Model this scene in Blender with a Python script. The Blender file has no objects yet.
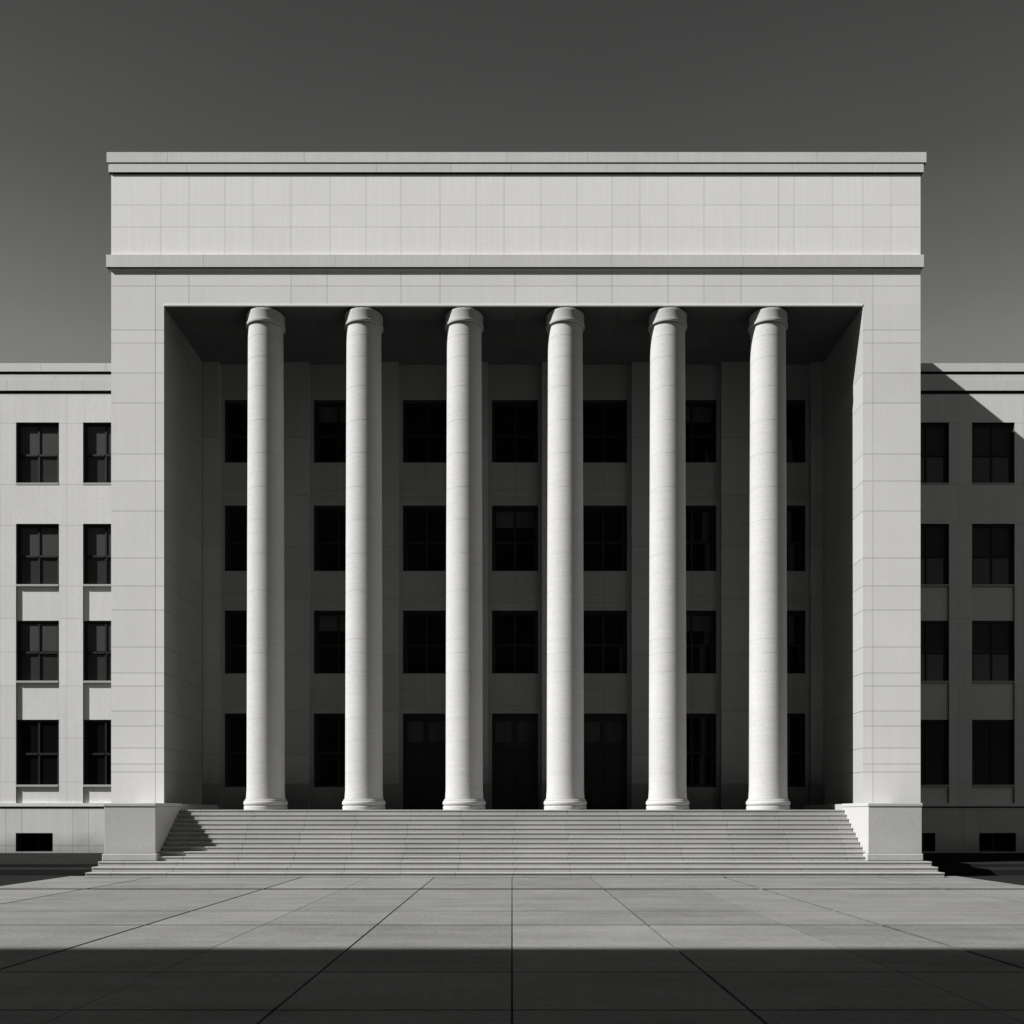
import bpy, bmesh, math, random
from mathutils import Vector
random.seed(7)
S = bpy.context.scene
C = S.collection

# ------------------------------------------------------------------ layout
FLOOR_Z = 1.825
EYE = 1.73                 # eye height above the plaza
F = 1000.0                 # focal length in pixels of a 1024 px frame
CAM_Y = -30.0
def X(px, d): return (px - 512.0) * d / F
def Z(py, d): return EYE + (813.0 - py) * d / F
SUN = Vector((1.0, 0.355, -0.81)).normalized()     # direction the light travels

# ------------------------------------------------------------------ materials
def grey(v): return (v, v * 0.991, v * 0.974, 1)

def stone(name, base, streak=0.0, blotch=0.10, grain=0.10, rough=0.85, bump=0.15,
          grime=None, grain_scale=22.0, flat=False, streak_scale=(5, 5, 0.18), spec=0.25, stain=0.0):
    m = bpy.data.materials.new(name); m.use_nodes = True
    nt = m.node_tree; N = nt.nodes; L = nt.links
    bsdf = N['Principled BSDF']
    bsdf.inputs['Roughness'].default_value = rough
    bsdf.inputs['Specular IOR Level'].default_value = spec
    geo = N.new('ShaderNodeNewGeometry')
    def noise(scale, detail, vscale=(1, 1, 1), r=0.6):
        mp = N.new('ShaderNodeMapping'); mp.inputs['Scale'].default_value = vscale
        L.new(geo.outputs['Position'], mp.inputs['Vector'])
        n = N.new('ShaderNodeTexNoise'); n.inputs['Scale'].default_value = scale
        n.inputs['Detail'].default_value = detail; n.inputs['Roughness'].default_value = r
        L.new(mp.outputs['Vector'], n.inputs['Vector'])
        return n.outputs['Fac']
    def math_(op, a, b):
        n = N.new('ShaderNodeMath'); n.operation = op
        for k, v in enumerate((a, b)):
            if isinstance(v, (int, float)): n.inputs[k].default_value = v
            else: L.new(v, n.inputs[k])
        return n.outputs[0]
    fac = 1.0
    def add(fac, out, amp):
        d = math_('MULTIPLY', math_('SUBTRACT', out, 0.5), amp * 2)
        return math_('ADD', fac, d)
    if streak: fac = add(fac, noise(1.0, 5, streak_scale, 0.65), streak)
    if blotch: fac = add(fac, noise(0.5, 4, (1, 1, 0.3) if flat else (1, 1, 1)), blotch)
    g = noise(grain_scale, 3, (1, 1, 1), 0.75)
    fac = add(fac, g, grain)
    if stain:      # long worn stains
        s = noise(0.8, 6, (0.35, 1.6, 1), 0.7)
        fac = add(fac, s, stain)
    at = N.new('ShaderNodeAttribute'); at.attribute_name = 'tone'
    fac = math_('ADD', fac, at.outputs['Fac'])
    if grime:      # dirt splashed up from the ground: (z of ground, height, strength)
        sep = N.new('ShaderNodeSeparateXYZ'); L.new(geo.outputs['Position'], sep.inputs[0])
        h = math_('DIVIDE', math_('SUBTRACT', sep.outputs['Z'], grime[0]), grime[1])
        h = math_('ADD', h, math_('MULTIPLY', math_('SUBTRACT', noise(1.6, 5), 0.5), 0.9))
        cl = N.new('ShaderNodeClamp'); L.new(h, cl.inputs[0])
        gr = math_('ADD', math_('MULTIPLY', cl.outputs[0], grime[2]), 1 - grime[2])
        fac = math_('MULTIPLY', fac, gr)
    mul = N.new('ShaderNodeMixRGB'); mul.blend_type = 'MULTIPLY'; mul.inputs[0].default_value = 1
    mul.inputs[1].default_value = grey(base)
    L.new(fac, mul.inputs[2])
    L.new(mul.outputs[0], bsdf.inputs['Base Color'])
    if bump:
        b = N.new('ShaderNodeBump'); b.inputs['Strength'].default_value = bump; b.inputs['Distance'].default_value = 0.02
        L.new(g, b.inputs['Height']); L.new(b.outputs[0], bsdf.inputs['Normal'])
    return m

M = {}
M['attic']   = stone('attic_limestone', 0.86, streak=0.09, blotch=0.05, grain=0.16, streak_scale=(11, 11, 0.3))
M['pier']    = stone('pier_limestone', 0.75, streak=0.05, blotch=0.07, grain=0.22)
M['cornice'] = stone('cornice_limestone', 0.65, streak=0.10, blotch=0.10, grain=0.16, streak_scale=(9, 9, 0.4))
M['wing']    = stone('wing_limestone', 0.71, streak=0.09, blotch=0.07, grain=0.18, streak_scale=(8, 8, 0.25), grime=(0.22, 0.75, 0.35))
M['wing_base'] = stone('wing_base_limestone', 0.60, streak=0.11, blotch=0.09, grain=0.18, grime=(0.22, 0.8, 0.45))
M['wing_cornice'] = stone('wing_cornice_limestone', 0.62, streak=0.09, blotch=0.08, grain=0.07)
M['flank']   = stone('low_bounce_flank_limestone', 0.17, streak=0.08, blotch=0.08, grain=0.08)  # side stone darkened to cut sun bounce onto the wing
M['jamb']    = stone('shade_dark_stone', 0.06, blotch=0.15, grain=0.1, bump=0)  # stone darkened so its colour carries the shade of reveals and undersides
M['dark_jamb'] = stone('shade_black_lining', 0.025, blotch=0.15, grain=0.1, bump=0)  # near-black colour stands in for shade inside openings and gaps
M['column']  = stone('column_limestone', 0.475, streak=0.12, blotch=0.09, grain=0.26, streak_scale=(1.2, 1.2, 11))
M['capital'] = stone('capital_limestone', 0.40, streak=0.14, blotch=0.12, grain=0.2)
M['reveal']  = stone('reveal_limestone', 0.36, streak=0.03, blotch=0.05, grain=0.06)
M['reveal_dim'] = stone('shaded_reveal_limestone', 0.26, streak=0.05, blotch=0.07, grain=0.06)  # darker copy of the reveal stone, shade of the left side painted in
M['pedestal']= stone('pedestal_limestone', 0.44, streak=0.04, blotch=0.10, grain=0.22, grime=(0.40, 0.5, 0.15))
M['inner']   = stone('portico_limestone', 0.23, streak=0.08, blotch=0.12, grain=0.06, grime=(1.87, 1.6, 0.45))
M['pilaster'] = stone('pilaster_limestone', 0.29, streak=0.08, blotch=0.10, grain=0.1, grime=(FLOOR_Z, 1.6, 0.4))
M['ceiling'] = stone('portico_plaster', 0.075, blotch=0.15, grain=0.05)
M['step']    = stone('step_granite', 0.38, blotch=0.12, grain=0.30, stain=0.20, rough=0.8)
M['paving']  = stone('paving_slab', 0.20, blotch=0.24, grain=0.45, stain=0.45, streak=0.14, streak_scale=(2.6, 1.1, 1), rough=0.85, grain_scale=14, spec=0.1)
M['asphalt'] = stone('asphalt', 0.022, blotch=0.15, grain=0.25, stain=0.2, rough=0.95, grain_scale=30, spec=0.0)
M['terrace'] = stone('terrace_stone', 0.024, blotch=0.2, grain=0.15, stain=0.25, rough=0.95, spec=0.0)
M['opposite']= stone('opposite_stone', 0.17, streak=0.1, blotch=0.1)
M['roof']    = stone('roof_felt', 0.10, blotch=0.2)
M['sill']    = stone('sill_stone', 0.42, blotch=0.06, grain=0.06)
M['frame']   = stone('painted_frame', 0.012, blotch=0.1, grain=0.05, rough=0.5, bump=0)
M['blind']   = stone('window_blind', 0.052, streak=0.25, blotch=0.1, grain=0.04, bump=0, streak_scale=(9, 9, 0.1))
M['door']    = stone('dark_bronze_door', 0.012, blotch=0.1, grain=0.05, rough=0.45, bump=0)
def glass(name, base, rough=0.06, spec=0.25):
    m = stone(name, base, blotch=0.25, grain=0.06, rough=rough, bump=0, spec=spec)
    return m
M['glass'] = glass('dusty_window_glass', 0.042)
M['dark_glass'] = glass('dark_window_glass', 0.006, spec=0.06)
M['dim_blind'] = stone('dim_window_blind', 0.045, streak=0.4, blotch=0.2, grain=0.04, bump=0, streak_scale=(9, 9, 0.1))

# ------------------------------------------------------------------ mesh helpers
def new_bm():
    bm = bmesh.new(); bm.faces.layers.float.new('tone'); return bm

def obj(name, bm, mat, parent=None, smooth=False, bevel=0.0, loc=None):
    bmesh.ops.remove_doubles(bm, verts=bm.verts, dist=1e-6) if smooth else None
    me = bpy.data.meshes.new(name); bm.to_mesh(me); bm.free()
    for m in (mat if isinstance(mat, (list, tuple)) else [mat]): me.materials.append(m)
    if smooth:
        for p in me.polygons: p.use_smooth = True
    o = bpy.data.objects.new(name, me); C.objects.link(o)
    if parent: o.parent = parent
    if loc: o.location = loc
    if bevel:
        b = o.modifiers.new('bevel', 'BEVEL'); b.width = bevel; b.segments = 2; b.limit_method = 'ANGLE'; b.angle_limit = math.radians(50)
    return o

def quad(bm, pts, tone=0.0):
    f = bm.faces.new([bm.verts.new(p) for p in pts]); f[bm.faces.layers.float['tone']] = tone; return f

def box(bm, x0, x1, y0, y1, z0, z1, tone=0.0, skip=''):
    v = [(x, y, z) for z in (z0, z1) for y in (y0, y1) for x in (x0, x1)]
    vs = [bm.verts.new(p) for p in v]
    for key, idx in (('b', (0, 2, 3, 1)), ('t', (4, 5, 7, 6)), ('f', (0, 1, 5, 4)),
                     ('k', (2, 6, 7, 3)), ('l', (0, 4, 6, 2)), ('r', (1, 3, 7, 5))):
        if key in skip: continue
        f = bm.faces.new([vs[i] for i in idx]); f[bm.faces.layers.float['tone']] = tone

def panels(bm, O, U, V, us, vs, uj=(), vj=(), skip=None, g=0.012, d=0.015, var=0.02, dark=0.5):
    """A face cut into slabs: real open joints at the lines in uj / vj, holes where skip(u, v) is true."""
    O, U, V = Vector(O), Vector(U), Vector(V); Nn = U.cross(V)
    us, vs = sorted(set(us) | set(uj)), sorted(set(vs) | set(vj))
    us = [u for k, u in enumerate(us) if k == 0 or u - us[k-1] > 1e-5]
    vs = [v for k, v in enumerate(vs) if k == 0 or v - vs[k-1] > 1e-5]
    isj = lambda a, js: any(abs(a - j) < 1e-4 for j in js)
    P = lambda u, v, w: O + U * u + V * v - Nn * w
    tone_cache = {}
    for i in range(len(us) - 1):
        for j in range(len(vs) - 1):
            u0, u1, v0, v1 = us[i], us[i+1], vs[j], vs[j+1]
            if skip and skip((u0+u1)/2, (v0+v1)/2): continue
            ku = sum(1 for a in uj if a < (u0+u1)/2); kv = sum(1 for a in vj if a < (v0+v1)/2)
            t = tone_cache.setdefault((ku, kv), random.gauss(0, var))
            gw = g if callable(g) else (lambda ax, a: g)
            e = [gw(ax, a)/2 if isj(a, js) else 0.0 for ax, a, js in ((0, u0, uj), (0, u1, uj), (1, v0, vj), (1, v1, vj))]
            if i == 0: e[0] = 0
            if i == len(us) - 2: e[1] = 0
            if j == 0: e[2] = 0
            if j == len(vs) - 2: e[3] = 0
            a0, a1, b0, b1 = u0+e[0], u1-e[1], v0+e[2], v1-e[3]
            quad(bm, [P(a0,b0,0), P(a1,b0,0), P(a1,b1,0), P(a0,b1,0)], t)
            if any(e):
                quad(bm, [P(u0,v0,d), P(u1,v0,d), P(u1,v1,d), P(u0,v1,d)], t - dark)
                for on, p, q in ((e[0], (a0,b1), (a0,b0)), (e[1], (a1,b0), (a1,b1)), (e[2], (a0,b0), (a1,b0)), (e[3], (a1,b1), (a0,b1))):
                    if on: quad(bm, [P(*p,0), P(*p,d), P(*q,d), P(*q,0)], t - (dark - 0.5))

def jamb(bm, x0, x1, z0, z1, y0, y1, sides='lrtb'):
    """reveal faces lining an opening in a wall that faces -y (second material of the wall)"""
    n0 = len(bm.faces)
    jamb_(bm, x0, x1, z0, z1, y0, y1, sides)
    bm.faces.ensure_lookup_table()
    for f in bm.faces[n0:]: f.material_index = 1
def jamb_(bm, x0, x1, z0, z1, y0, y1, sides):
    if 'l' in sides: quad(bm, [(x0,y0,z0),(x0,y1,z0),(x0,y1,z1),(x0,y0,z1)])
    if 'r' in sides: quad(bm, [(x1,y0,z1),(x1,y1,z1),(x1,y1,z0),(x1,y0,z0)])
    if 't' in sides: quad(bm, [(x0,y0,z1),(x0,y1,z1),(x1,y1,z1),(x1,y0,z1)])
    if 'b' in sides: quad(bm, [(x0,y0,z0),(x1,y0,z0),(x1,y1,z0),(x0,y1,z0)])

def slab_course(bm, x0, x1, y0, y1, z0, z1, xj=(), var=0.012):
    """a course of stones: jointed front, plain other faces"""
    box(bm, x0, x1, y0, y1, z0, z1, skip='fb')
    quad(bm, [(x0,y0,z0),(x0,y1,z0),(x1,y1,z0),(x1,y0,z0)]).material_index = 1      # underside darkened by colour to deepen the shadow line
    panels(bm, (0, y0, 0), (1,0,0), (0,0,1), [x0, x1], [z0, z1], uj=xj, var=var, g=0.007)

def lathe(bm, prof, n=64):
    rings = []
    for r, z in prof:
        rings.append([bm.verts.new((r*math.cos(2*math.pi*k/n), r*math.sin(2*math.pi*k/n), z)) for k in range(n)])
    for a, b in zip(rings, rings[1:]):
        for k in range(n):
            bm.faces.new((a[k], a[(k+1) % n], b[(k+1) % n], b[k]))
    if prof[0][0] > 0.01: bm.faces.new(list(reversed(rings[0])))
    if prof[-1][0] > 0.01: bm.faces.new(rings[-1])

def tag(o, label=None, cat=None, group=None, kind=None):
    if label: o['label'] = label
    if cat: o['category'] = cat
    if group: o['group'] = group
    if kind: o['kind'] = kind
    return o

def struct(name, bm, mat, **k): return tag(obj(name, bm, mat, **k), kind='structure')

def irregular(a, b, step, jit, seed):
    r = random.Random(seed); out = []; x = a + step * r.uniform(0.4, 1)
    while x < b - step * 0.3:
        out.append(x); x += step * (1 + r.uniform(-jit, jit))
    return out

# ------------------------------------------------------------------ ground, plaza
bm = new_bm(); quad(bm, [(-1500,-1500,-0.07),(1500,-1500,-0.07),(1500,1500,-0.07),(-1500,1500,-0.07)])
struct('ground', bm, M['asphalt'])

bm = new_bm()
D_ = lambda py: EYE * F / (py - 813.0)
yj = [CAM_Y + D_(p) for p in (889, 911, 925, 972, 1010)] + [CAM_Y + d for d in (7.0, 5.0, 3.0, 1.0)]
def paving_gap(ax, a):      # open joints: wide drainage joint along the stairs, narrower ones elsewhere
    if ax == 0: return {0.0: 0.017, -2.09: 0.028, 2.09: 0.034, -5.66: 0.05, 5.7: 0.075}.get(round(a, 2), 0.05 if abs(a) > 9 else 0.012)
    dist = a - CAM_Y
    return 0.34 if dist > 20 else (0.05 if dist > 16.5 else 0.09 if dist > 15 else 0.04)
xj = [-9.72, -3.85, 4.22, -5.66, -2.09, 0.0, 2.09, 5.70, 9.85]
panels(bm, (0,0,0), (1,0,0), (0,1,0), [-12.1, 12.2], [-33.5, -2.6], uj=xj, vj=yj, g=paving_gap, d=0.06, var=0.045, dark=0.95)
box(bm, -12.1, 12.2, -33.5, -2.6, -0.075, -0.061, skip='tb')
for xa, xb in ((-12.1, -12.1), (12.2, 12.2)): quad(bm, [(xa,-33.5,-0.061),(xa,-2.6,-0.061),(xa,-2.6,0),(xa,-33.5,0)])
struct('plaza', bm, M['paving'])

# ------------------------------------------------------------------ terraces beside the stairs, in front of the wings
for sx, nm in ((-1, 'terrace'), (1, 'terrace')):
    bm = new_bm()
    a, b = (-75, -11.75) if sx < 0 else (11.9, 75)
    box(bm, a, b, -0.2, 7.75, -0.09, 0.22)
    box(bm, a, b, -1.2, -0.2, -0.09, 0.11, skip='k')
    struct(nm, bm, M['terrace'], bevel=0.015)

# ------------------------------------------------------------------ stairs
NS = 14; FLOOR = 1.825; RISE = FLOOR / NS
stairs = bpy.data.objects.new('entrance_stairs', None); C.objects.link(stairs); stairs.location = (0, -3.18, 0)
tag(stairs, 'broad flight of pale stone steps leading up from the plaza to the six columns', 'stairs')
def step_bm(x0, x1, y0, y1, z0, z1, seed):
    bm = new_bm(); r = random.Random(seed)
    lip = 0.019; nose = 0.04
    js = [0.08 + 1.55 * q + r.uniform(-0.07, 0.07) for q in range(-7, 8) if x0 + 0.3 < 0.08 + 1.55 * q < x1 - 0.3]
    xs = [x0] + js + [x1]
    for a, b in zip(xs, xs[1:]):
        t = r.gauss(0, 0.028)
        a2, b2 = (a + 0.002 if a > x0 else a), (b - 0.002 if b < x1 else b)
        box(bm, a2, b2, y0 - lip, y1, z1 - nose, z1, t)            # tread slab with nosing
        box(bm, a2, b2, y0, y0 + 0.10, z0, z1 - nose - 0.0015, t - 0.01)     # riser
    return bm
for k in range(1, NS + 1):
    z0, z1 = RISE * (k - 1), RISE * k
    if k <= 3: y0 = -3.18 + 0.36 * (k - 1); x0, x1 = -11.46 + 0.02 * k, 11.62 - 0.02 * k; y1 = -0.3
    else:      y0 = -2.12 + 0.19 * (k - 4); x0, x1 = -9.895, 9.895; y1 = y0 + 0.36
    if k == NS: y1 = 3.92
    o = obj('step', step_bm(x0, x1, y0, y1, z0, z1, 100 + k), M['step'], bevel=0.008)
    o.parent = stairs; o.location = (0, 3.18, 0)
    if k == NS: o['label'] = 'top landing slab on which the columns stand'

# ------------------------------------------------------------------ the building
B = bpy.data.objects.new('civic_building', None); C.objects.link(B)
tag(B, 'monumental pale stone civic building with a six column portico and lower window wings', 'building')

BL, BR = X(111.2, 30), X(920.5, 30)         # outer sides of the block
OL, OR = X(164, 30), X(863, 30)             # opening
ZT = Z(306, 30)                             # underside of lintel = ceiling
ZROOF = Z(153, 30)
BACK = 3.93                                 # portico wall
BD = 20.0                                   # depth of block
z30 = lambda *p: [Z(a, 30) for a in p]

# attic + frieze
vxj = [X(p, 30) for p in (161, 189, 225, 253, 291, 330, 366, 401, 440, 476, 504, 541, 577, 612, 640, 668, 704, 741, 778.5, 794, 833, 863, 891)]
bm = new_bm()
panels(bm, (0,0,0), (1,0,0), (0,0,1), [BL, BR], z30(256, 174.6), uj=vxj, vj=z30(205, 227), var=0.010, g=0.0075, dark=0.7)
obj('attic_wall', bm, M['attic'], B)
bm = new_bm()
fx = [X(p, 30) for p in (155.5, 189, 291, 327, 401, 440, 515, 577, 612, 668, 704, 741, 833, 873)]
panels(bm, (0,0,0), (1,0,0), (0,0,1), [BL, BR], z30(304, 256), uj=fx, vj=z30(286), var=0.012, g=0.010, dark=0.7)
quad(bm, [(BL,0.0,Z(304,30)),(BL,0.5,Z(304,30)),(BR,0.5,Z(304,30)),(BR,0.0,Z(304,30))])
obj('frieze', bm, M['pier'], B)
bm = new_bm(); box(bm, OL, OR, -0.012, 0.055, ZT, Z(304, 30)); obj('lintel_lip', bm, M['attic'], B, bevel=0.008)
# cornices (wrap round the sides)
cj = irregular(BL, BR, 3.6, 0.2, 5)
bm = new_bm(); slab_course(bm, X(106,29.91), X(924,29.91), -0.085, BD, Z(266.8,29.91), Z(254.5,29.91), cj)
q = 0.02
box(bm, BL-0.07, BR+0.03, -0.030, BD-0.05, Z(269.2,29.95), Z(266.8,29.91)-0.002)
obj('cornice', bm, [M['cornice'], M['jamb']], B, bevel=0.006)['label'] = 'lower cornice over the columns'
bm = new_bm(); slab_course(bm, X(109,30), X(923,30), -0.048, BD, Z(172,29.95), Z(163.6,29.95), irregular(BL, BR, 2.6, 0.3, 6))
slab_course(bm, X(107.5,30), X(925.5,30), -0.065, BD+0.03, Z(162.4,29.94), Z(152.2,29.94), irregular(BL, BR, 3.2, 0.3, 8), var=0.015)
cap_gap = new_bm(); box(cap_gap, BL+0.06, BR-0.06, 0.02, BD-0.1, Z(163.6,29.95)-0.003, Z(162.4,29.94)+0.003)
obj('painted_shadow_gap', cap_gap, M['dark_jamb'], B); cap_gap = new_bm()  # near-black recessed strips blacken the shadow lines of the roof cornice
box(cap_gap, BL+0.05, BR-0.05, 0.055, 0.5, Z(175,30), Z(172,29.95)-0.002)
obj('painted_shadow_gap', cap_gap, M['dark_jamb'], B)
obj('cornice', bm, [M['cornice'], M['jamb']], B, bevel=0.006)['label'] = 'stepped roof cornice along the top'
bm = new_bm(); box(bm, BL+0.2, BR-0.2, 0.2, BD-0.3, ZROOF-0.6, ZROOF-0.1); obj('roof', bm, M['roof'], B)

# side walls of the block
for side in (-1, 1):
    bm = new_bm(); zs = z30(862, 178); zj = z30(803, 764, 726, 686, 647, 610, 558, 511, 481, 454, 403, 373, 343, 304, 227)
    if side < 0: panels(bm, (BL,0,0), (0,-1,0), (0,0,1), [-BD, 0], zs, uj=[-3,-6.5,-10,-13.5], vj=zj)
    else:        panels(bm, (BR,0,0), (0,1,0), (0,0,1), [0, BD], zs, uj=[3,6.5,10,13.5], vj=zj)
    obj('side_wall', bm, M['flank'], B)
bm = new_bm(); quad(bm, [(BR,BD,0),(BL,BD,0),(BL,BD,ZROOF-.2),(BR,BD,ZROOF-.2)]); obj('rear_wall', bm, M['pier'], B)

# piers
pzj = z30(330, 343, 373, 403, 454, 481, 511, 558, 586, 610, 647, 673, 686, 711, 726, 748, 764, 772)
for side in (-1, 1):
    bm = new_bm()
    a, b, j = (BL, OL, X(155.5,30)) if side < 0 else (OR, BR, X(873,30))
    panels(bm, (0,0,0), (1,0,0), (0,0,1), [a, b], z30(862, 304), uj=[j], vj=pzj, var=0.016, g=0.012)
    p = obj('pier', bm, M['pier'], B)
    bm = new_bm()   # lining of the portico side
    rz = z30(330, 373, 403, 454, 481, 511, 558, 586, 610, 647, 673, 711, 748, 772)
    if side < 0: panels(bm, (OL,0,0), (0,1,0), (0,0,1), [0, BACK], [FLOOR, ZT], uj=[2.2], vj=rz, var=0.03)
    else:        panels(bm, (OR,0,0), (0,-1,0), (0,0,1), [-BACK, 0], [FLOOR, ZT], uj=[-2.2], vj=rz, var=0.03)
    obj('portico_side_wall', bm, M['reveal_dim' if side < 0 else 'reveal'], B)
    # low plinth at the foot of the portico side wall
    bm = new_bm()
    a, b = (OL - 0.004, -9.90) if side < 0 else (9.90, OR + 0.004)
    box(bm, a, b, 0.004, BACK - 0.004, FLOOR - 0.3, Z(803.4, 30) - 0.02)
    obj('plinth', bm, M['reveal'], B, bevel=0.01)

# pedestals that flank the stairs
for side in (-1, 1):
    a, b = (X(104, 27.8), -9.905) if side < 0 else (9.905, X(922, 27.8))
    zt = Z(803, 27.8); z0 = RISE * 3
    bm = new_bm()
    box(bm, a, b, -2.20, 0.0, z0 + 0.21, zt - 0.10)
    p = obj('pedestal', bm, M['pedestal'], B, bevel=0.012)
    bm = new_bm(); box(bm, a - 0.02, b + 0.02, -2.222, -0.004, zt - 0.0985, zt)
    obj('cap', bm, M['pedestal'], p, bevel=0.018)
    bm = new_bm(); box(bm, a - 0.05, b + 0.05 if side < 0 else b + 0.03, -2.24, -0.004, z0 + 0.002, z0 + 0.2085)
    obj('base_course', bm, M['pedestal'], p, bevel=0.03)

# ceiling
bm = new_bm()
panels(bm, (0, BACK, ZT), (1,0,0), (0,-1,0), [OL, OR], [0, BACK - 0.05], uj=[X(p, 30.8) for p in (316, 415, 515.5, 617, 718)], vj=[1.0, 2.1, 3.0], var=0.06)
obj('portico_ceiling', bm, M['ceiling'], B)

# columns
DC = 30.5; CY = 0.5
CAPH = 0.47
def column_shaft():
    bm = new_bm()
    zb, zt = FLOOR + 0.33, ZT - CAPH - 0.02
    r0, r1 = 0.566, 0.524
    h = zt - zb; prof = []
    js = [zb + (ZP - 797) * -0.0308 for ZP in (772, 741, 719, 673, 655, 641, 594, 558, 525, 493, 460, 428, 395, 366, 345)]
    zs = sorted([zb + h * k / 48 for k in range(49)] + [z + o for z in js for o in (-0.006, -0.0045, 0.0045, 0.006)])
    for z in zs:
        t = (z - zb) / h
        r = r0 + (r1 - r0) * (t ** 1.35)
        if t < 0.006: r += 0.018 * (1 - t / 0.006)
        if any(abs(z - j) < 0.005 for j in js): r -= 0.004
        prof.append((r, z))
    lathe(bm, prof, 72)
    bmesh.ops.translate(bm, verts=bm.verts, vec=(0, 0, 0))
    return bm
def column_base():
    bm = new_bm(); prof = [(0.645, FLOOR + 0.002), (0.648, FLOOR + 0.095), (0.635, FLOOR + 0.11), (0.635, FLOOR + 0.125)]
    for k in range(9):
        a = -math.pi/2 + math.pi * k / 8
        prof.append((0.60 + 0.06 * math.cos(a), FLOOR + 0.205 + 0.08 * math.sin(a)))
    prof += [(0.62, FLOOR + 0.287), (0.62, FLOOR + 0.305), (0.60, FLOOR + 0.325), (0.5, FLOOR + 0.33)]
    lathe(bm, prof, 72); return bm
def column_capital():
    bm = new_bm(); z = ZT - CAPH
    prof = [(0.49, z - 0.07), (0.50, z - 0.05), (0.50, z + 0.005), (0.585, z + 0.015), (0.59, z + 0.035), (0.59, z + 0.075), (0.575, z + 0.09)]
    prof += [(0.572, z + 0.15), (0.572, z + 0.33), (0.577, z + 0.375), (0.565, z + 0.395), (0.50, z + 0.40), (0.49, z + CAPH - 0.004)]
    lathe(bm, prof, 72); return bm
cpx = (265.8, 364.0, 464.3, 565.3, 667.6, 768.0)
def shade_edges(o):
    o.data.shade_auto_smooth if False else None
proto = None
for k, px in enumerate(cpx):
    loc = (X(px, DC), CY, 0)
    if proto is None:
        sh = obj('column', column_shaft(), M['column'], B, smooth=True, loc=loc)
        ba = obj('base', column_base(), M['column'], sh, smooth=True)
        ca = obj('capital', column_capital(), M['capital'], sh, smooth=True)
        for o in (sh, ba, ca):
            o.data.set_sharp_from_angle(angle=math.radians(38))
        proto = (sh, ba, ca)
    else:
        sh = proto[0].copy(); C.objects.link(sh); sh.location = loc; sh.rotation_euler.z = 0.7 * k
        for ch in proto[1:]:
            c = ch.copy(); C.objects.link(c); c.parent = sh

# ------------------------------------------------------------------ windows
mesh_cache = {}
def put(name, key, maker, mat, parent, loc=(0,0,0), bevel=0):
    if key not in mesh_cache:
        o = obj(name, maker(), mat, parent, loc=loc, bevel=bevel); mesh_cache[key] = o
        return o
    o = mesh_cache[key].copy(); C.objects.link(o); o.parent = parent; o.location = loc
    o.name = name
    return o

def window(px0, w, z0, h, y, rec, blind=0, dark=False, sill=True, transom=0.47):
    """part 'window' (its frame) with pane, blind and sill as sub-parts; y = wall face, rec = recess"""
    fw = 0.10; key = (round(w,3), round(h,3), dark, transom)
    def frame():
        bm = new_bm()
        box(bm, 0, fw, 0, 0.08, 0, h); box(bm, w-fw, w, 0, 0.08, 0, h)
        box(bm, fw, w-fw, 0.001, 0.081, 0, fw*0.8); box(bm, fw, w-fw, 0.001, 0.081, h-fw, h)
        m = w/2
        box(bm, m-0.035, m+0.035, 0.01, 0.07, fw*0.8, h-fw)
        t = h * transom
        box(bm, fw, m-0.035, -0.006, 0.065, t-0.04, t+0.04); box(bm, m+0.035, w-fw, -0.006, 0.065, t-0.04, t+0.04)
        for xx in (fw, w-fw-0.03): box(bm, xx, xx+0.03, 0.02, 0.07, fw*0.8, t-0.04)
        return bm
    f = put('window', ('w',)+key, frame, M['frame'], B, (px0, y + rec, z0), bevel=0.006)
    def pane():
        bm = new_bm(); r = random.Random(hash(key) & 255)
        for (a, b, c, d) in ((fw, w/2-0.035, fw*.8, h*transom-.04), (w/2+0.035, w-fw, fw*.8, h*transom-.04),
                             (fw, w/2-0.035, h*transom+.04, h-fw), (w/2+0.035, w-fw, h*transom+.04, h-fw)):
            e = r.uniform(-0.004, 0.004)
            quad(bm, [(a, 0.050+e, c), (b, 0.050-e, c), (b, 0.050-e, d), (a, 0.050+e, d)], r.uniform(-0.12, 0.12))
        return bm
    put('pane', ('p',)+key, pane, M['dark_glass' if dark else 'glass'], f)
    if blind:
        def bl():
            bm = new_bm(); zb = h * (1 - blind)
            quad(bm, [(fw+0.02, 0.040, zb), (w/2-0.04, 0.040, zb), (w/2-0.04, 0.040, h-fw-0.01), (fw+0.02, 0.040, h-fw-0.01)], 0.0)
            quad(bm, [(w/2+0.04, 0.040, zb), (w-fw-0.005, 0.040, zb), (w-fw-0.005, 0.040, h-fw-0.01), (w/2+0.04, 0.040, h-fw-0.01)], -0.06)
            return bm
        put('blind', ('b',)+key+(round(blind,2),), bl, M['dim_blind' if dark else 'blind'], f)
    if sill:
        def sl():
            bm = new_bm(); box(bm, 0.012, w-0.012, -rec-0.012, -0.002, 0.002, 0.085); return bm
        put('sill', ('s', round(w,3), rec), sl, M['sill'], f, bevel=0.01)
    return f

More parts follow.
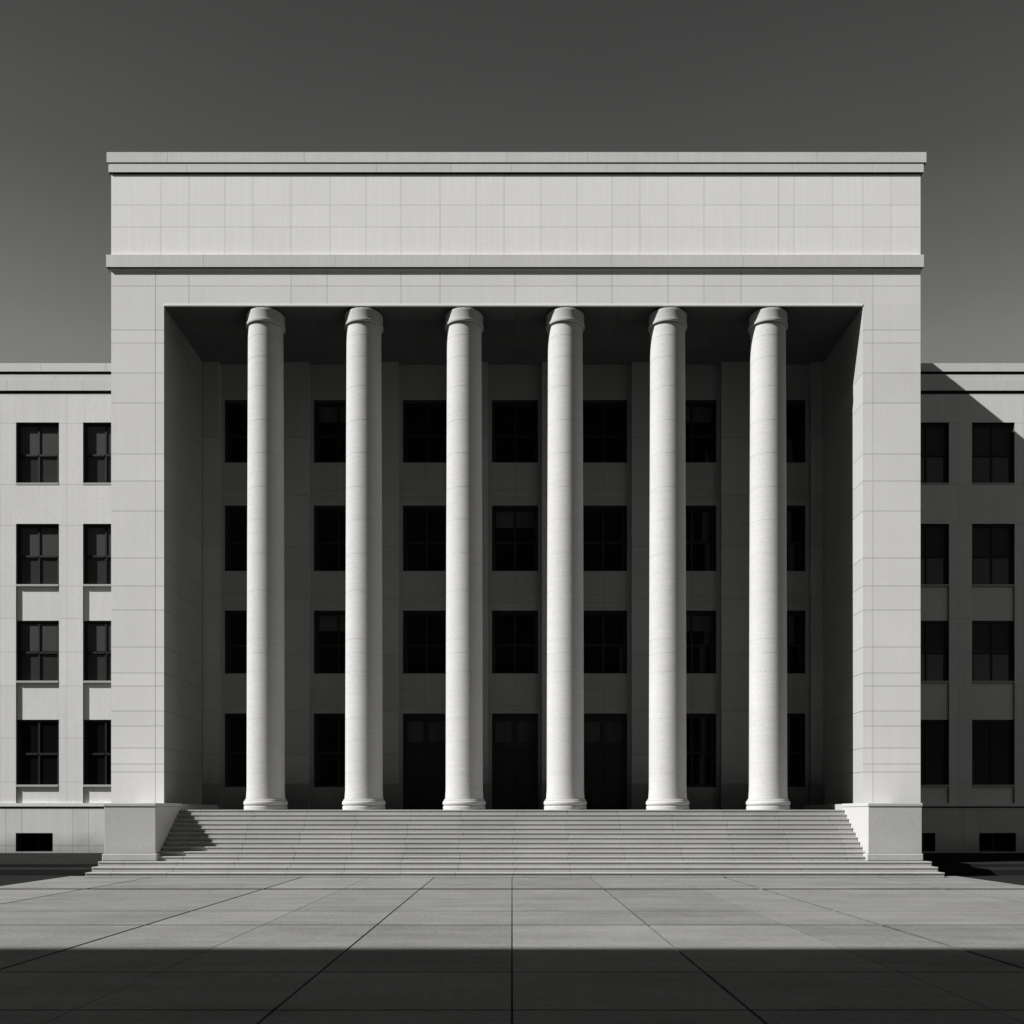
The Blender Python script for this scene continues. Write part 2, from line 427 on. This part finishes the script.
# ------------------------------------------------------------------ portico wall
DB = CAM_Y * -1 + BACK
wc = [X(515 + 89.1 * (k - 3), DB) for k in range(7)]
WW = 46 * DB / F
zb_ = lambda p: Z(p, DB)
rows = [(zb_(462.5), zb_(400)), (zb_(571), zb_(505.5)), (zb_(673.5), zb_(610.5)), (zb_(787), zb_(713.5))]
holes = []
for k, c in enumerate(wc):
    for r, (a, b) in enumerate(rows):
        if r == 3 and k in (2, 3, 4): a = FLOOR
        holes.append((c - WW/2, c + WW/2, a, b, k, r))
us = [OL, OR] + [v for h in holes for v in h[:2]]
vs = [FLOOR, ZT] + [v for h in holes for v in h[2:4]]
inh = lambda u, v: any(h[0] < u < h[1] and h[2] < v < h[3] for h in holes)
bm = new_bm()
lint = [b + 8 * DB / F for a, b in rows]
panels(bm, (0, BACK, 0), (1,0,0), (0,0,1), us, vs, uj=[c + d for c in wc for d in (-0.02,)], vj=lint + [zb_(490), zb_(690), zb_(595)], skip=inh, var=0.02, g=0.008)
RECP = 0.30
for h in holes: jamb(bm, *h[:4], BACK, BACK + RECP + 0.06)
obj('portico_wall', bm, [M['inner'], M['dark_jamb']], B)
for h in holes:
    if h[5] == 3 and h[4] in (2, 3, 4): continue
    window(h[0], WW, h[2], h[3]-h[2], BACK, RECP, dark=True, sill=False, blind=(0.30 if (h[4]+h[5]*2) % 4 == 1 else 0))
# pilasters
edges = [OL] + [c for w_ in wc for c in (w_ - WW/2 - 0.13, w_ + WW/2 + 0.13)] + [OR]
for k in range(8):
    a, b = edges[2*k], edges[2*k+1]
    if k == 0: a += 0.02
    if k == 7: b -= 0.02
    bm = new_bm()
    box(bm, a, b, BACK - 0.22, BACK + 0.01, FLOOR + 0.9, ZT - 0.004, skip='fb')
    panels(bm, (0, BACK - 0.22, 0), (1,0,0), (0,0,1), [a, b], [FLOOR + 0.9, ZT - 0.004], vj=[zb_(p) for p in (755, 712, 655, 600, 548, 497, 440)], var=0.04)
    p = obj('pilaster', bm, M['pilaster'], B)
    bm = new_bm(); box(bm, a - 0.02, b + 0.02, BACK - 0.245, BACK + 0.005, FLOOR + 0.003, FLOOR + 0.898, tone=-0.1)
    obj('base', bm, M['inner'], p, bevel=0.01)
# doors
for k in (2, 3, 4):
    x0 = wc[k] - WW/2; h = rows[3][1] - FLOOR; w = WW
    bm = new_bm(); fw = 0.13; tr = h - 0.98
    box(bm, 0, fw, 0, 0.1, 0, h); box(bm, w-fw, w, 0, 0.1, 0, h); box(bm, fw, w-fw, 0.001, 0.1, h-0.24, h)
    box(bm, fw, w-fw, -0.02, 0.1, tr-0.2, tr); box(bm, w/2-0.07, w/2+0.07, 0.005, 0.09, tr, h-0.24)
    d = obj('door', bm, M['door'], B, loc=(x0, BACK + RECP - 0.05, FLOOR), bevel=0.006)
    bm = new_bm()
    for a, b in ((fw, w/2-0.07), (w/2+0.07, w-fw)):
        quad(bm, [(a, .06, tr), (b, .06, tr), (b, .06, h-.24), (a, .06, h-.24)])
    obj('transom_light', bm, M['dim_blind'], d)
    for s in (0, 1):
        a, b = (fw, w/2-0.006) if s == 0 else (w/2+0.006, w-fw)
        bm = new_bm(); box(bm, a, b, 0.03, 0.08, 0.01, tr-0.203)
        for zz in (0.15, 0.95, 1.75):
            box(bm, a+0.12, b-0.12, 0.018, 0.031, zz, min(zz+0.68, tr-0.35))
        lf = obj('door_leaf', bm, M['door'], d, bevel=0.006)
        bm = new_bm(); hx = b-0.07 if s == 0 else a+0.04
        box(bm, hx, hx+0.03, -0.03, -0.005, 0.95, 1.25); box(bm, hx, hx+0.03, -0.006, 0.029, 0.96, 0.99); box(bm, hx, hx+0.03, -0.006, 0.029, 1.21, 1.24)
        obj('handle', bm, M['frame'], d, bevel=0.004)

# ------------------------------------------------------------------ wings
WY = 7.8; DW = 37.8
zw = lambda p: Z(p, DW)
def wing(side):
    if side < 0:
        bays = [(X(83 - 67*k, DW), X(126 - 67*k, DW)) for k in range(7)]
        xa, xb = bays[-1][0] - 1.2, BL - 0.0
    else:
        bays = [(X(906 + 66*k, DW), X(949 + 65.6*k, DW)) for k in range(7)]
        xa, xb = BR + 0.0, bays[-1][1] + 1.2
    xa_in, xb_in = (xa, xb)
    hs = []
    for b0, b1 in bays:
        hs.append((b0, b1, zw(485), zw(422.4)))
        hs.append((b0, b1, zw(803), zw(523.8)))           # window 2 opens into the sunk bay below it
    band = (zw(803), zw(395))
    us = [xa, xb] + [v for h in hs for v in h[:2]]
    vs = [*band] + [v for h in hs for v in h[2:]]
    inh = lambda u, v: any(h[0] < u < h[1] and h[2] < v < h[3] for h in hs)
    vj = [zw(p) for p in (423.3, 484.6, 525.3, 586, 618.5, 652, 686, 738, 782)]
    ujs = [b1 + (0.3 if side < 0 else 0.35) for b0, b1 in bays if xa + 0.1 < b1 + 0.3 < xb - 0.1]
    bm = new_bm()
    panels(bm, (0, WY, 0), (1,0,0), (0,0,1), us, vs, vj=vj, uj=ujs, skip=inh, var=0.014, g=0.008)
    REC = 0.12; SUNK = 0.075
    for b0, b1 in bays:
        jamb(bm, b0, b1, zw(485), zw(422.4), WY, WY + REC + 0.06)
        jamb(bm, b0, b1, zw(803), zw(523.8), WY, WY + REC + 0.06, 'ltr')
        # sunk spandrels: flush one between rows 1-2 is part of the wall
        for (pt, pb) in ((586.5, 620.3), (683, 719.5), (787, 803)):
            box(bm, b0, b1, WY + SUNK, WY + 0.3, zw(pb), zw(pt), tone=random.gauss(-0.02, 0.02), skip='klr')
    # end wall and top
    quad(bm, [(xa, WY, 0.2), (xa, WY+14, 0.2), (xa, WY+14, zw(366)), (xa, WY, zw(366))][::(-1 if side < 0 else 1)])
    quad(bm, [(xb, WY, 0.2), (xb, WY+14, 0.2), (xb, WY+14, zw(366)), (xb, WY, zw(366))])
    wl = obj('wing_wall', bm, [M['wing'], M['jamb']], B)
    wl['label'] = 'sunlit wing wall on the left' if side < 0 else 'wing wall on the right lying in shadow'
    # windows
    for k, (b0, b1) in enumerate(bays):
        for r, (pt, pb) in enumerate(((422.4, 485), (523.8, 586.5), (620.3, 683), (719.5, 787))):
            window(b0, b1-b0, zw(pb), zw(pt)-zw(pb), WY, REC, blind=(0.50, 0.50, 0.48, 0)[r], dark=(r == 3), transom=0.49)
    # cornice of the wing
    w0, w1 = xa - (0.1 if side < 0 else 0), xb + (0.1 if side > 0 else 0)
    bm = new_bm()
    slab_course(bm, w0, w1, WY-0.045, WY+14, zw(391), zw(380), irregular(w0, w1, 2.4, 0.3, 21))
    slab_course(bm, w0, w1, WY-0.030, WY+14, zw(380)+0.002, zw(374.5), irregular(w0, w1, 2.4, 0.3, 22), var=0.01)
    slab_course(bm, w0, w1, WY-0.075, WY+14, zw(372.3), zw(364), irregular(w0, w1, 2.4, 0.3, 23))
    gap = new_bm(); box(gap, w0+0.05, w1-0.05, WY+0.05, WY+13, zw(374.5)-0.002, zw(372.3)+0.002)  # dark-coloured strips draw the shade under wing cornice and belt
    obj('painted_shadow_gap', gap, M['dark_jamb'], B); gap = new_bm()
    box(gap, w0+0.02, w1-0.02, WY+0.07, WY+0.45, zw(394), zw(391)-0.002); obj('painted_shadow_gap', gap, M['dark_jamb'], B); gap = new_bm(); box(gap, w0+0.02, w1-0.02, WY+0.06, WY+0.4, zw(808), zw(806.4)-0.002)
    obj('painted_shadow_gap', gap, M['dark_jamb'], B)
    box(bm, w0, w1, WY-0.0, WY+0.5, zw(395), zw(394)-0.002)
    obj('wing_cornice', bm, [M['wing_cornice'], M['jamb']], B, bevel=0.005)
    # belt course and base wall
    bm = new_bm(); slab_course(bm, w0, w1, WY-0.065, WY+0.5, zw(806.4), zw(803), irregular(w0, w1, 1.9, 0.2, 24))
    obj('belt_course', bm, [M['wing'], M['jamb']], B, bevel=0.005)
    bh = []
    for k, (b0, b1) in enumerate(bays):
        if side < 0: c0, c1 = b0 + 0.0, b0 + 37*DW/F
        else: c0, c1 = b1 - 29*DW/F if k == 0 else b0 + 7*DW/F, (b1 - 14*DW/F if k == 0 else b1 + 1*DW/F)
        if side < 0 and k == 0: continue
        bh.append((c0, c1, zw(851.5), zw(833)))
    us = [xa, xb] + [v for h in bh for v in h[:2]]; vs = [0.2, zw(808)] + [v for h in bh for v in h[2:]]
    inb = lambda u, v: any(h[0] < u < h[1] and h[2] < v < h[3] for h in bh)
    bm = new_bm()
    ujb = [b0 + 6*DW/F for b0, b1 in bays if xa < b0 + 0.2 < xb] + [b1 + 14*DW/F for b0, b1 in bays if xa < b1 + 0.53 < xb]
    panels(bm, (0, WY-0.02, 0), (1,0,0), (0,0,1), us, vs, uj=ujb, vj=[zw(845.5)], skip=inb, var=0.02, g=0.010)
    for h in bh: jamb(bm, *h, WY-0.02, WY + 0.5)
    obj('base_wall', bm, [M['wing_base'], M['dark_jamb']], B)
    for h in bh:
        w, hh = h[1]-h[0], h[3]-h[2]
        bm = new_bm(); box(bm, 0, w, 0.0, 0.05, 0, 0.05); box(bm, 0, w, 0.0, 0.05, hh-0.05, hh)
        box(bm, 0, 0.05, 0.001, 0.05, 0.05, hh-0.05); box(bm, w-0.05, w, 0.001, 0.05, 0.05, hh-0.05); box(bm, w/2-0.025, w/2+0.025, 0.001, 0.05, 0.05, hh-0.05)
        f = obj('basement_window', bm, M['frame'], B, loc=(h[0], WY + 0.34, h[2]))
        bm = new_bm(); quad(bm, [(0.05, .03, .05), (w-.05, .03, .05), (w-.05, .03, hh-.05), (0.05, .03, hh-.05)])
        obj('pane', bm, M['dark_glass'], f)
    bm = new_bm(); quad(bm, [(w0+.3, WY+.3, zw(367)), (w1-.3, WY+.3, zw(367)), (w1-.3, WY+13.5, zw(367)), (w0+.3, WY+13.5, zw(367))]); obj('roof', bm, M['roof'], B)
wing(-1); wing(1)

# ------------------------------------------------------------------ the tall building across the plaza whose shadow lies on the paving
OY = -34.0; OH = 2.282 * (34.0 - 17.19)
P = bpy.data.objects.new('office_block', None); C.objects.link(P); P.location = (-20, OY, 0)
tag(P, 'tall plain stone block across the plaza casting the straight foreground shadow', 'building')
def pobj(name, bm, mat):
    o = obj(name, bm, mat); o.parent = P; o.location = (20, -OY, 0); return o
bm = new_bm()
oh = [(x, x+1.6, z, z+2.3) for x in [-72 + 4.2*k for k in range(23)] for z in (2.0, 6.2, 10.4, 14.6, 18.8, 23.0, 27.2, 31.4)]
box(bm, -75, 27, OY-16, OY, -0.05, OH-0.6, skip='k')
hit = lambda u, v: any(h[0] < -u < h[1] and h[2] < v < h[3] for h in oh)
panels(bm, (0, OY, 0), (-1,0,0), (0,0,1), [-27, 75] + [-v for h in oh for v in h[:2]], [-0.05, OH-0.6] + [v for h in oh for v in h[2:]], skip=hit)
box(bm, -74.5, 26.5, OY-0.5, OY-0.3, 0, OH-0.7, tone=-0.8)
for h in oh: jamb(bm, *h, OY-0.3, OY)
pobj('wall', bm, [M['opposite'], M['opposite']])
bm = new_bm(); box(bm, -75.3, 27.3, OY-16.3, OY, OH-0.598, OH); pobj('cornice', bm, M['opposite'])

# ------------------------------------------------------------------ light, sky, camera
w = bpy.data.worlds.new('World'); S.world = w; w.use_nodes = True
nt = w.node_tree; N = nt.nodes; L = nt.links
bg = N['Background']
sky = N.new('ShaderNodeTexSky'); sky.sky_type = 'NISHITA'; sky.sun_disc = False
to_sun = -SUN
sky.sun_elevation = math.asin(to_sun.z); sky.sun_rotation = math.atan2(to_sun.x, to_sun.y)
sky.air_density = 1.0; sky.dust_density = 0.5
sepc = N.new('ShaderNodeSeparateColor'); L.new(sky.outputs[0], sepc.inputs[0])      # red filter, black-and-white film
tc = N.new('ShaderNodeTexCoord'); sx = N.new('ShaderNodeSeparateXYZ'); L.new(tc.outputs['Generated'], sx.inputs[0])
mr = N.new('ShaderNodeValToRGB'); cr = mr.color_ramp
cr.elements.remove(cr.elements[1])
cr.elements[0].position = 0.30; cr.elements[0].color = (1, 1, 1, 1)
for pos, v in ((0.40, 0.84), (0.45, 0.65), (0.52, 0.43), (0.63, 0.30), (1.0, 0.24)):
    e = cr.elements.new(pos); e.color = (v, v, v, 1)
L.new(sx.outputs['Z'], mr.inputs['Fac'])
hz = N.new('ShaderNodeTexNoise'); hz.inputs['Scale'].default_value = 2.2; hz.inputs['Detail'].default_value = 7; hz.inputs['Roughness'].default_value = 0.62
hm = N.new('ShaderNodeMapping'); hm.inputs['Scale'].default_value = (0.7, 1, 3.5); L.new(tc.outputs['Generated'], hm.inputs['Vector']); L.new(hm.outputs[0], hz.inputs['Vector'])
hr = N.new('ShaderNodeMapRange'); hr.inputs['To Min'].default_value = 0.86; hr.inputs['To Max'].default_value = 1.14; L.new(hz.outputs['Fac'], hr.inputs['Value'])
mm = N.new('ShaderNodeMath'); mm.operation = 'MULTIPLY'; pw = N.new('ShaderNodeMath'); pw.operation = 'POWER'; pw.inputs[1].default_value = 0.6; L.new(sepc.outputs[0], pw.inputs[0]); L.new(pw.outputs[0], mm.inputs[0]); L.new(mr.outputs[0], mm.inputs[1])
tint = N.new('ShaderNodeMixRGB'); tint.blend_type = 'MULTIPLY'; tint.inputs[0].default_value = 1; tint.inputs[1].default_value = (1, 0.992, 0.968, 1)
m2 = N.new('ShaderNodeMath'); m2.operation = 'MULTIPLY'; L.new(mm.outputs[0], m2.inputs[0]); L.new(hr.outputs[0], m2.inputs[1])      # thin uneven haze
L.new(m2.outputs[0], tint.inputs[2]); L.new(tint.outputs[0], bg.inputs['Color'])
bg.inputs['Strength'].default_value = 0.18

sd = bpy.data.lights.new('sun', 'SUN'); sd.energy = 7.1; sd.angle = math.radians(0.4); sd.color = (1, 0.998, 0.985)
so = bpy.data.objects.new('sun', sd); C.objects.link(so); so.rotation_euler = SUN.to_track_quat('-Z', 'Y').to_euler(); so.location = (-60, -60, 80)

cd = bpy.data.cameras.new('camera'); cam = bpy.data.objects.new('camera', cd); C.objects.link(cam)
cam.location = (0, CAM_Y, EYE); cam.rotation_euler = (math.radians(90), 0, 0)
cd.sensor_width = 36; cd.lens = F / 1024 * 36; cd.shift_y = 301.0 / 1024; cd.clip_end = 5000; cd.clip_start = 0.1
S.camera = cam
S.view_settings.view_transform = 'Standard'; S.view_settings.look = 'None'; S.view_settings.exposure = 0; S.view_settings.gamma = 1
S.cycles.max_bounces = 8; S.cycles.diffuse_bounces = 5
